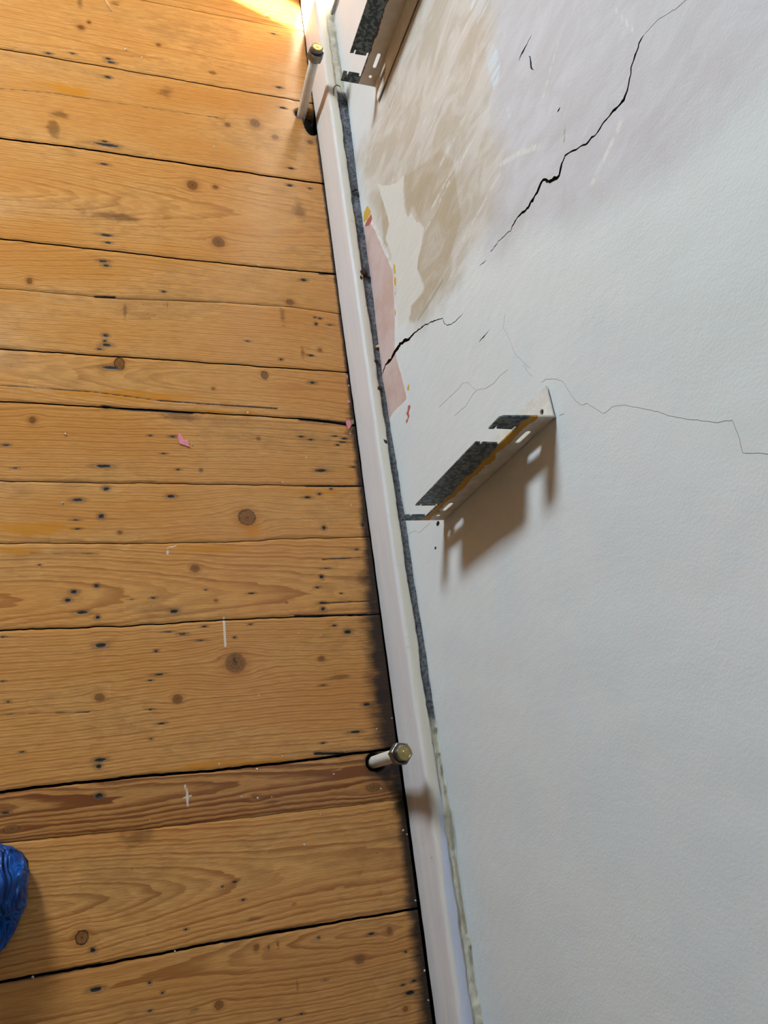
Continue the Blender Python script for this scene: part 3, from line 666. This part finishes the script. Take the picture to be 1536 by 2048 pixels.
# dust and filler lying in the gap behind it
yd = np.arange(-.35, 1.45, .002); nd = 10
DX = np.linspace(.3885, .4075, nd)
YY = np.repeat(yd, nd); XX = np.tile(DX, len(yd))
ZZ0 = np.full(YY.shape, .078)
pale = np.interp(YY, [-.35, .04, .075, .10, .12, 1.11, 1.135, 1.45], [1, 1, .9, .45, 0, 0, 1, 1])
ZZ = -.0025*pale*np.exp(-np.clip(wx(YY, ZZ0)-.0012-XX, 0, 1)/.0008)*(vn(YY*60, 1.1, 3) > -.25)+.0722+.0016*fbm(YY*130, XX*130, 31, 3)+.0016*fbm(YY*22, XX*22, 33, 2)+.0012*pale
tag(mesh('gap_dust', np.stack([XX, YY, ZZ], 1), grid_faces(len(yd), nd), MDUST, None, True, {'pale': pale}),
    'grey fluffy dust and pale filler in gap between skirting top and wall', 'dust', kind='stuff')

# ------------------------------------------------------------------ radiator brackets
def slot(cd_, z0, z1, r, n=6):
    o = [(cd_+r*math.cos(a), z1-r+r*math.sin(a)) for a in np.linspace(0, math.pi, n)]
    return o+[(cd_+r*math.cos(a), z0+r+r*math.sin(a)) for a in np.linspace(math.pi, 2*math.pi, n)]
def plate(name, outer, holes, th, ax, mat, parent, off=0.):
    """flat sheet with holes. ax 'xz': (d, z) in the x-z plane, thickness along y; ax 'yz': thickness along x"""
    P = [Vector(p) for p in outer]; n = len(P); E_ = [(i, (i+1) % n) for i in range(n)]
    loops = [list(range(n))]
    for h in holes:
        b = len(P); P += [Vector(p) for p in h]; m = len(h); E_ += [(b+i, b+(i+1) % m) for i in range(m)]; loops.append(list(range(b, b+m)))
    ov_, _, of_, orig, _, _ = delaunay_2d_cdt(P, E_, [], 0, 1e-8)
    A = np.array([(v.x, v.y) for v in ov_]); Tm = []
    for f in of_:
        c = A[list(f)].mean(0); cc = (np.array([c[0]]), np.array([c[1]]))
        if sdpoly(*cc, outer)[0] > 0 and all(sdpoly(*cc, h)[0] < 0 for h in holes): Tm.append(list(f))
    m = len(A)
    mp = {}
    for i, L in enumerate(orig):
        for j in L: mp[j] = i
    V = []
    for s in (0, th):
        for a, b in A: V.append((-a, off+s, b) if ax == 'xz' else (off-s, a, b))
    Fc = [tuple(f) for f in Tm]+[tuple(i+m for i in f[::-1]) for f in Tm]
    for L in loops:
        for i in range(len(L)):
            a, b = mp[L[i]], mp[L[(i+1) % len(L)]]; Fc.append((a, b, b+m, a+m))
    return mesh(name, V, Fc, mat, parent)
def bracket(base, side, webmat, label, Hh=.262, DP=.054, zs=1.0):
    t = empty('radiator_bracket', base); tag(t, label, 'bracket', 'wall brackets left from the radiator')
    D = DP; a = .0275; s1, s2 = .0465, .0490     # hook slit
    k1, k2 = a, a+.003
    z = [0, .0155, .0465, .205, .2345, Hh]
    out = [(0, 0), (D, -.001), (D+.0005, z[1]), (s2, z[1]), (s2, z[1]-.005), (s1, z[1]-.005), (s1, z[1]), (k2, z[1]+.0006), (k2, z[1]-.004), (k1, z[1]-.004),
           (k1, z[2]+.005), (k2, z[2]+.005), (k2, z[2]), (s1, z[2]-.001), (s1, z[2]+.0055), (s2, z[2]+.0055), (s2, z[2]), (D, z[2]-.001),
           (D, z[3]), (s2, z[3]), (s2, z[3]-.005), (s1, z[3]-.005), (s1, z[3]), (k2, z[3]), (k2, z[3]-.004), (k1, z[3]-.004),
           (k1, z[4]+.006), (k2, z[4]+.006), (k2, z[4]), (s1, z[4]), (s1, z[4]+.005), (s2, z[4]+.005), (s2, z[4]-.001), (D, z[4]-.0015), (D, Hh-.007), (D-.003, Hh-.0045), (0, Hh)]
    hl = [slot(.0128, .030, .0545, .0026), slot(.0110, .207, .2325, .0026), slot(.0135, .0125, .0178, .0025)]
    plate('web', out, hl, .0016, 'xz', webmat, t, -.0008)
    y0, y1 = (.0008, .032) if side > 0 else (-.032, -.0008)
    ff = [(y0, 0.002), (y1, 0.004), (y1, Hh-.001), (y0, Hh)]
    ym = (y0+y1)/2
    plate('wall_flange', ff, [slot(ym, .025, .045, .003), slot(ym-.004*side, .243, .2495, .0028), slot(ym-.009*side, .222, .236, .0026)], .0016, 'yz', MFLANGE, t, -.0008)
    # folded corner between web and flange
    V = []; Fc = []
    for j in range(6):
        an = math.pi/2*j/5; r = .0035
        V += [(-.0008-r+r*math.sin(an)-.0001, side*(r-r*math.cos(an))*1.0+side*(-.0008), .001), (-.0008-r+r*math.sin(an)-.0001, side*(r-r*math.cos(an))+side*(-.0008), Hh-.001)]
    Fc = [(2*j, 2*j+2, 2*j+3, 2*j+1) for j in range(5)]
    mesh('fold', V, Fc, MFLANGE, t, True)
    for (yy, zz) in ((ym-.004*side, .2463), (ym-.009*side, .229), (ym, .035)):
        v, f = lathe([(.0034, 0), (.0034, .0006), (.0022, .0011), (.0012, .0011)], 12)
        mesh('hole_shade', [(-.0003-q[2]*.5, yy+q[0], zz+q[1]) for q in v], f, MRUB, t)  # dark discs added to put shade into the open flange holes
    return t
MG1 = m_galv('galvanised_mustard_edge', 'D9D2C4', 'B9852A', .0185, .0270, .022)
MG2 = m_galv('galvanised_plum_edge', 'D2C8B8', '5A3440', .0265, .0285, .014)
bracket((.4008, .3135, .186), 1, MG1, 'galvanised radiator bracket with mustard paint edge, nearer one beside the hairline cracks')
bracket((.4030, 1.000, .194), -1, MG2, 'galvanised radiator bracket with plum paint edge, above the far capped pipe')

# plug holes below the near bracket: discs with hole shade in the colour
for (u, v, r) in ((1087, 803, .0022), (877, 1047, .0028), (873, 1096, .0016)):
    y, z = pw(u, v); V, Fc = lathe([(r, 0), (r*1.05, .0004), (r*.5, .0006)], 9)
    x = float(wx(np.array([y]), np.array([z]))[0])
    mesh('plug_hole', [(x+.0002-q[2], y+q[0], z+q[1]*1.6) for q in V], Fc, MCRACK, wall)

# ------------------------------------------------------------------ capped pipe stubs
def pipe(base, top, label, rotn=0.0):
    t = empty('capped_pipe', base); tag(t, label, 'pipe', 'capped radiator pipes')
    L = (Vector(top)-Vector(base)).length
    V, Fc = lathe([(.0075, -.022), (.0076, .0), (.0077, L*.3), (.0075, L*.6), (.0076, L-.020)], 28)
    mesh('pipe_tube', place(V, base, top), Fc, MPIPE, t, True)
    V, Fc = lathe([(.0082, L-.0255), (.0092, L-.0235), (.0088, L-.0215)], 24); mesh('olive', place(V, base, top), Fc, MRUB, t, True)
    def hexa(r, z0, z1, ch, mat, name):
        V = []; Fc = []
        for z, rr in ((z0, r-ch), (z0+ch*.8, r), (z1-ch*.8, r), (z1, r-ch)):
            for k in range(6):
                a = math.pi/3*k+rotn; V.append((rr*math.cos(a), rr*math.sin(a), z))
        for i in range(3):
            for k in range(6): Fc.append((i*6+k, i*6+(k+1) % 6, (i+1)*6+(k+1) % 6, (i+1)*6+k))
        Fc.append(tuple(range(6))[::-1]); Fc.append(tuple(range(18, 24)))
        o = mesh(name, place(V, base, top), Fc, mat, t)
        bv = o.modifiers.new('bevel', 'BEVEL'); bv.width = .0005; bv.segments = 2; return o
    hexa(.0134, L-.0225, L-.0095, .0012, MNUT, 'compression_nut')
    V, Fc = lathe([(.0112, L-.0095), (.0104, L-.0082), (.0100, L-.0070)], 24); mesh('washer', place(V, base, top), Fc, MRUB, t, True)
    hexa(.0102, L-.0072, L-.0012, .0008, MNUT, 'cap_body')
    V, Fc = lathe([(.0086, L-.0014), (.0086, L-.0002), (.0078, L), (.0070, L), (.0066, L-.0005), (.0024, L-.0005), (.0020, L-.0001), (.0010, L)], 28)
    mesh('cap_end', place(V, base, top), Fc, MBRASS, t)
    return t
pipe((PIPE1[0], PIPE1[1], 0), (.3418, .0577, .110), 'short white painted pipe stub with brass cap, nearest, leaning over skirting foot', .35)
pipe((PIPE2[0], PIPE2[1], 0), (.3447, 1.1425, .1305), 'taller white painted pipe stub with brass cap beside bright sun patch', .15)

# ------------------------------------------------------------------ grey strip rising from the skirting by the far bracket
py, pz = pw(664, 24, .400)
V, Fc = box_geo(-.0050, .0, -.0035, .0035, 0, .60)
st = mesh('conduit_strip', V, Fc, MSTRIP); st.location = (.4030, py, .0775)
bv = st.modifiers.new('bevel', 'BEVEL'); bv.width = .0012; bv.segments = 2
tag(st, 'thin grey strip standing upright against wall on skirting at top edge', 'strip')

# ------------------------------------------------------------------ blue plastic shoe cover at the left edge
ol = [(-10, 1692), (15, 1691), (36, 1705), (52, 1724), (55, 1738), (51, 1775), (47, 1803), (38, 1840), (20, 1876), (0, 1908), (-45, 1948), (-130, 1982), (-240, 1985), (-340, 1962), (-420, 1915), (-455, 1850), (-440, 1785), (-380, 1735), (-290, 1705), (-190, 1692), (-110, 1688), (-60, 1689)]
op = np.array([pf(u, v, .03)[:2] for u, v in ol]); ce = op.mean(0)
ang = np.arctan2(op[:, 1]-ce[1], op[:, 0]-ce[0]); rad = np.hypot(*(op-ce).T); o_ = np.argsort(ang); ang, rad = ang[o_], rad[o_]
na, lev = 140, [(0.0, .93), (.004, .965), (.010, .99), (.017, 1.0), (.026, 1.0), (.033, .97), (.040, .91), (.046, .82), (.051, .70), (.055, .56), (.058, .40), (.060, .24), (.061, .10)]
th = np.linspace(-math.pi, math.pi, na, endpoint=False)
rr = np.interp(th, ang, rad, period=2*math.pi)
rr = np.convolve(np.concatenate([rr[-2:], rr, rr[:2]]), np.ones(5)/5, 'valid')
V = []
for i, (z, s) in enumerate(lev):
    kx = rr*s*np.cos(th); ky = rr*s*np.sin(th)
    cr = .0055*np.abs(vn(kx*48+z*35, ky*48+z*20, 3))+.0028*vn(kx*110+z*60, ky*70, 8)+.0010*np.sin(th*46)*(.006 < z < .02)
    k = rr*s+(cr-.0018)*(.6 if i < 6 else 1.0)
    lift = 1+.55*np.clip((.02-kx)/.14, 0, 1)
    zz = np.maximum(z*lift+(.0085*vn(kx*42+4, ky*55+z*30, 12)+.004*vn(kx*95, ky*60+3, 15) if i > 3 else 0), .0004)*np.ones(na)
    V.append(np.stack([k*np.cos(th), k*np.sin(th), zz], 1))
V = np.concatenate(V); nl = len(lev)
Fc = []
for i in range(nl-1):
    for k in range(na): Fc.append((i*na+k, i*na+(k+1) % na, (i+1)*na+(k+1) % na, (i+1)*na+k))
Fc.append(tuple(range(na))[::-1]); Fc.append(tuple((nl-1)*na+k for k in range(na)))
bl = mesh('shoe_cover', V, Fc, MBLUE, None, True); bl.location = (ce[0], ce[1], 0)
tag(bl, 'crinkled bright blue plastic shoe cover at left edge of the floorboards', 'shoe cover')

# ------------------------------------------------------------------ flakes, crumbs and debris
def flake(px, label, zt=.0006, mat=MPINK, name='paint_flake', curl=.0012, group='pink paint flakes on the floor', z0=.0004):
    P = np.array([pf(u, v)[:2] for u, v in px]); c = P.mean(0); Q = P-c; n = len(Q)
    r = np.hypot(*Q.T).max()
    z = z0+curl*(Q[:, 0]/r)**2
    V = [(q[0], q[1], zz) for q, zz in zip(Q, z)]+[(q[0], q[1], zz+zt) for q, zz in zip(Q, z)]+[(0, 0, z0), (0, 0, z0+zt)]
    Fc = []
    for i in range(n):
        j = (i+1) % n; Fc += [(i, j, n+j, n+i), (n+i, n+j, 2*n+1), (j, i, 2*n)]
    o = mesh(name, V, Fc, mat); o.location = (c[0], c[1], 0); tag(o, label, 'paint flake', group); return o
flake([(357, 866), (361, 869), (368, 880), (375, 880), (379, 893), (380, 895), (369, 891), (359, 888), (355, 876)], 'large pink paint flake lying alone in middle of the floorboards')
flake([(691, 844), (696, 840), (701, 842), (704, 849), (700, 855), (697, 860), (693, 852)], 'pink paint flake against skirting at end of open board joint')
flake([(692, 748), (695, 752), (695, 758), (693, 757)], 'tiny pink paint sliver at skirting foot, farthest of the pink flakes')
flake([(694, 803), (697, 800), (700, 805), (696, 806)], 'tiny triangular pink paint chip between two other flakes by skirting')
flake([(701, 842), (706, 840), (707, 848), (701, 851)], 'grey brown paint flake touching a pink one by skirting', mat=m_simple('brown_flake', '8A7A5E', .7), group='pink paint flakes on the floor', z0=.0012)
def crumb_mesh(seed, sub=1):
    rs = np.random.default_rng(seed); t = (1+5**.5)/2
    V = np.array([(-1, t, 0), (1, t, 0), (-1, -t, 0), (1, -t, 0), (0, -1, t), (0, 1, t), (0, -1, -t), (0, 1, -t), (t, 0, -1), (t, 0, 1), (-t, 0, -1), (-t, 0, 1)])/1.9
    Fc = [(0, 11, 5), (0, 5, 1), (0, 1, 7), (0, 7, 10), (0, 10, 11), (1, 5, 9), (5, 11, 4), (11, 10, 2), (10, 7, 6), (7, 1, 8), (3, 9, 4), (3, 4, 2), (3, 2, 6), (3, 6, 8), (3, 8, 9), (4, 9, 5), (2, 4, 11), (6, 2, 10), (8, 6, 7), (9, 8, 1)]
    V = V*(1+rs.uniform(-.4, .4, (12, 1)))*np.array([1.2, .9, .7]); V[:, 2] -= V[:, 2].min()
    return V, Fc
def crumb(p, s, seed, name, label, cat, group, mat, src={}):
    key = (name, seed % 4)
    if key in src:
        o = src[key].copy(); COL.objects.link(o)
    else:
        V, Fc = crumb_mesh(seed % 4+11*len(name)); o = mesh(name, V, Fc, mat); src[key] = o
    o.location = p; o.scale = (s, s, s); o.rotation_euler = (0, 0, seed*1.7); tag(o, label, cat, group); return o
CP = [(516, 531, 3), (495, 826, 4), (130, 868, 3), (402, 941, 2), (565, 965, 2.4), (288, 999, 2.4), (125, 1006, 2.4), (612, 916, 2.4), (702, 1011, 2.6), (687, 1502, 2.6), (438, 1528, 2.8), (514, 1538, 3.2), (515, 1596, 2.8), (482, 1593, 2.6), (608, 1689, 2.8), (350, 1902, 2.6), (66, 1954, 3.6),
      (543, 1594, 2), (856, 2000, 2.6), (806, 1660, 3), (761, 1577, 2.4), (818, 1668, 2.6), (834, 1800, 2.6), (851, 1940, 3), (667, 1548, 2.4), (753, 1458, 2.4), (250, 100, 3), (283, 116, 2.6), (428, 295, 2.6), (533, 33, 4), (270, 700, 2), (698, 997, 2.2), (665, 965, 2.4), (597, 1267, 2), (641, 1271, 2.2), (517, 1390, 2), (787, 1436, 2.2), (608, 237, 3.2), (697, 772, 2.6), (700, 868, 3), (384, 890, 2.2), (565, 1512, 2), (640, 1628, 2), (790, 1625, 2.2), (300, 1640, 2)]
LM = [('the near capped pipe', 765, 1515), ('the far capped pipe', 605, 225), ('the large pink flake', 367, 882), ('the blue shoe cover', 40, 1800), ('the white cross scratch', 375, 1592), ('the biggest round knot', 471, 1326), ('the star-cracked dark knot', 494, 1035),
      ('the pink flake touching the skirting', 697, 850), ('the black-ringed knot', 164, 1875), ('the sun patch', 560, 30), ('the twin knots in line', 411, 372), ('the ringed knot on a joint', 239, 727), ('the near end of the skirting', 865, 2030), ('the eye-shaped knot by the near pipe', 747, 1575), ('the brown spike knot', 107, 255), ('the flame grain', 590, 1725)]
_near = []
for i, (u, v, s) in enumerate(CP):
    d, nm, lu, lv = min((math.hypot(u-b, v-c), a, b, c) for a, b, c in LM)
    side = ('right of' if u > lu else 'left of') if abs(u-lu) > abs(v-lv) else ('below' if v > lv else 'above')
    _near.append((nm, side, d, i))
CLAB = {}
for nm, side in sorted(set(q[:2] for q in _near)):
    L = sorted(q[2:] for q in _near if q[:2] == (nm, side))
    for k, (d, i) in enumerate(L):
        how = '' if len(L) == 1 else (['nearest ', 'farthest '] if len(L) == 2 else ['nearest ', 'second nearest ', 'third nearest ', 'fourth nearest ', 'fifth nearest '])[k]
        CLAB[i] = 'tiny pale plaster crumb '+(how+'of those ' if how else '')+side+' '+nm
for i, (u, v, s) in enumerate(CP):
    p = pf(u, v); d = np.linalg.norm(p-CAM)
    x = min(p[0], .3722)
    crumb((x, p[1], .0002), s*d/FPX*.62, i, 'plaster_crumb', CLAB[i], 'crumb', 'plaster crumbs on the floor', MPLAS)
BR = [(729, 545, .0062, 'dark brown brick crumb on skirting dust, largest and farthest one'), (722, 556, .0034, 'dark brown brick crumb perched at cream edge of skirting near largest crumb'), (734, 552, .003, 'small dark brick crumb wedged against pink patch of wall'),
      (752, 722, .0034, 'brown brick crumb in skirting gap just above the low crack'), (760, 776, .0042, 'brown brick crumb in skirting gap just below the low crack'), (771, 884, .0034, 'brown brick crumb on skirting edge level with near bracket top'), (709, 380, .0045, 'reddish brick crumb in dust between far pipe and yellow paint chip')]
for i, (u, v, s, lb) in enumerate(BR):
    p = pf(u, v, .0755); crumb((float(p[0]), float(p[1]), .0726), s, i, 'brick_crumb', lb, 'crumb', 'brick crumbs in the skirting gap', MBRICK)
p = pf(756, 694, .075); o = crumb((float(p[0]), float(p[1]), .074), .003, 2, 'wood_chip', 'tiny tan wood chip on grey dust above the low crack', 'wood chip', None, MSPL)
def rod(pts, r, mat, name, seg=6):
    V = []; Fc = []; P = [Vector(p) for p in pts]
    for i, p in enumerate(P):
        t = (P[min(i+1, len(P)-1)]-P[max(i-1, 0)]).normalized(); a = t.orthogonal().normalized(); b = t.cross(a)
        rr_ = r*(1 if 0 < i < len(P)-1 else .5)
        for k in range(seg): V.append(p+a*math.cos(2*math.pi*k/seg)*rr_+b*math.sin(2*math.pi*k/seg)*rr_)
    for i in range(len(P)-1):
        for k in range(seg): Fc.append((i*seg+k, i*seg+(k+1) % seg, (i+1)*seg+(k+1) % seg, (i+1)*seg+k))
    Fc += [tuple(range(seg))[::-1], tuple((len(P)-1)*seg+k for k in range(seg))]
    return mesh(name, V, Fc, mat, None, True)
a, b = pf(209, -4, .0016), pf(223, 22, .0016)
tag(rod([a, (a*.6+b*.4), b], .0013, MSPL, 'wood_splinter'), 'pale pine splinter lying across board at top edge of the photo', 'splinter')
hk = [pf(u, v, z) for u, v, z in ((668, 192, .0765), (667, 180, .0785), (669, 173, .080), (674, 170, .0795), (680, 173, .078), (682, 180, .0765))]
tag(rod(hk, .0008, MFIB, 'fibre'), 'small dark hooked fibre on skirting below the far bracket', 'fibre')
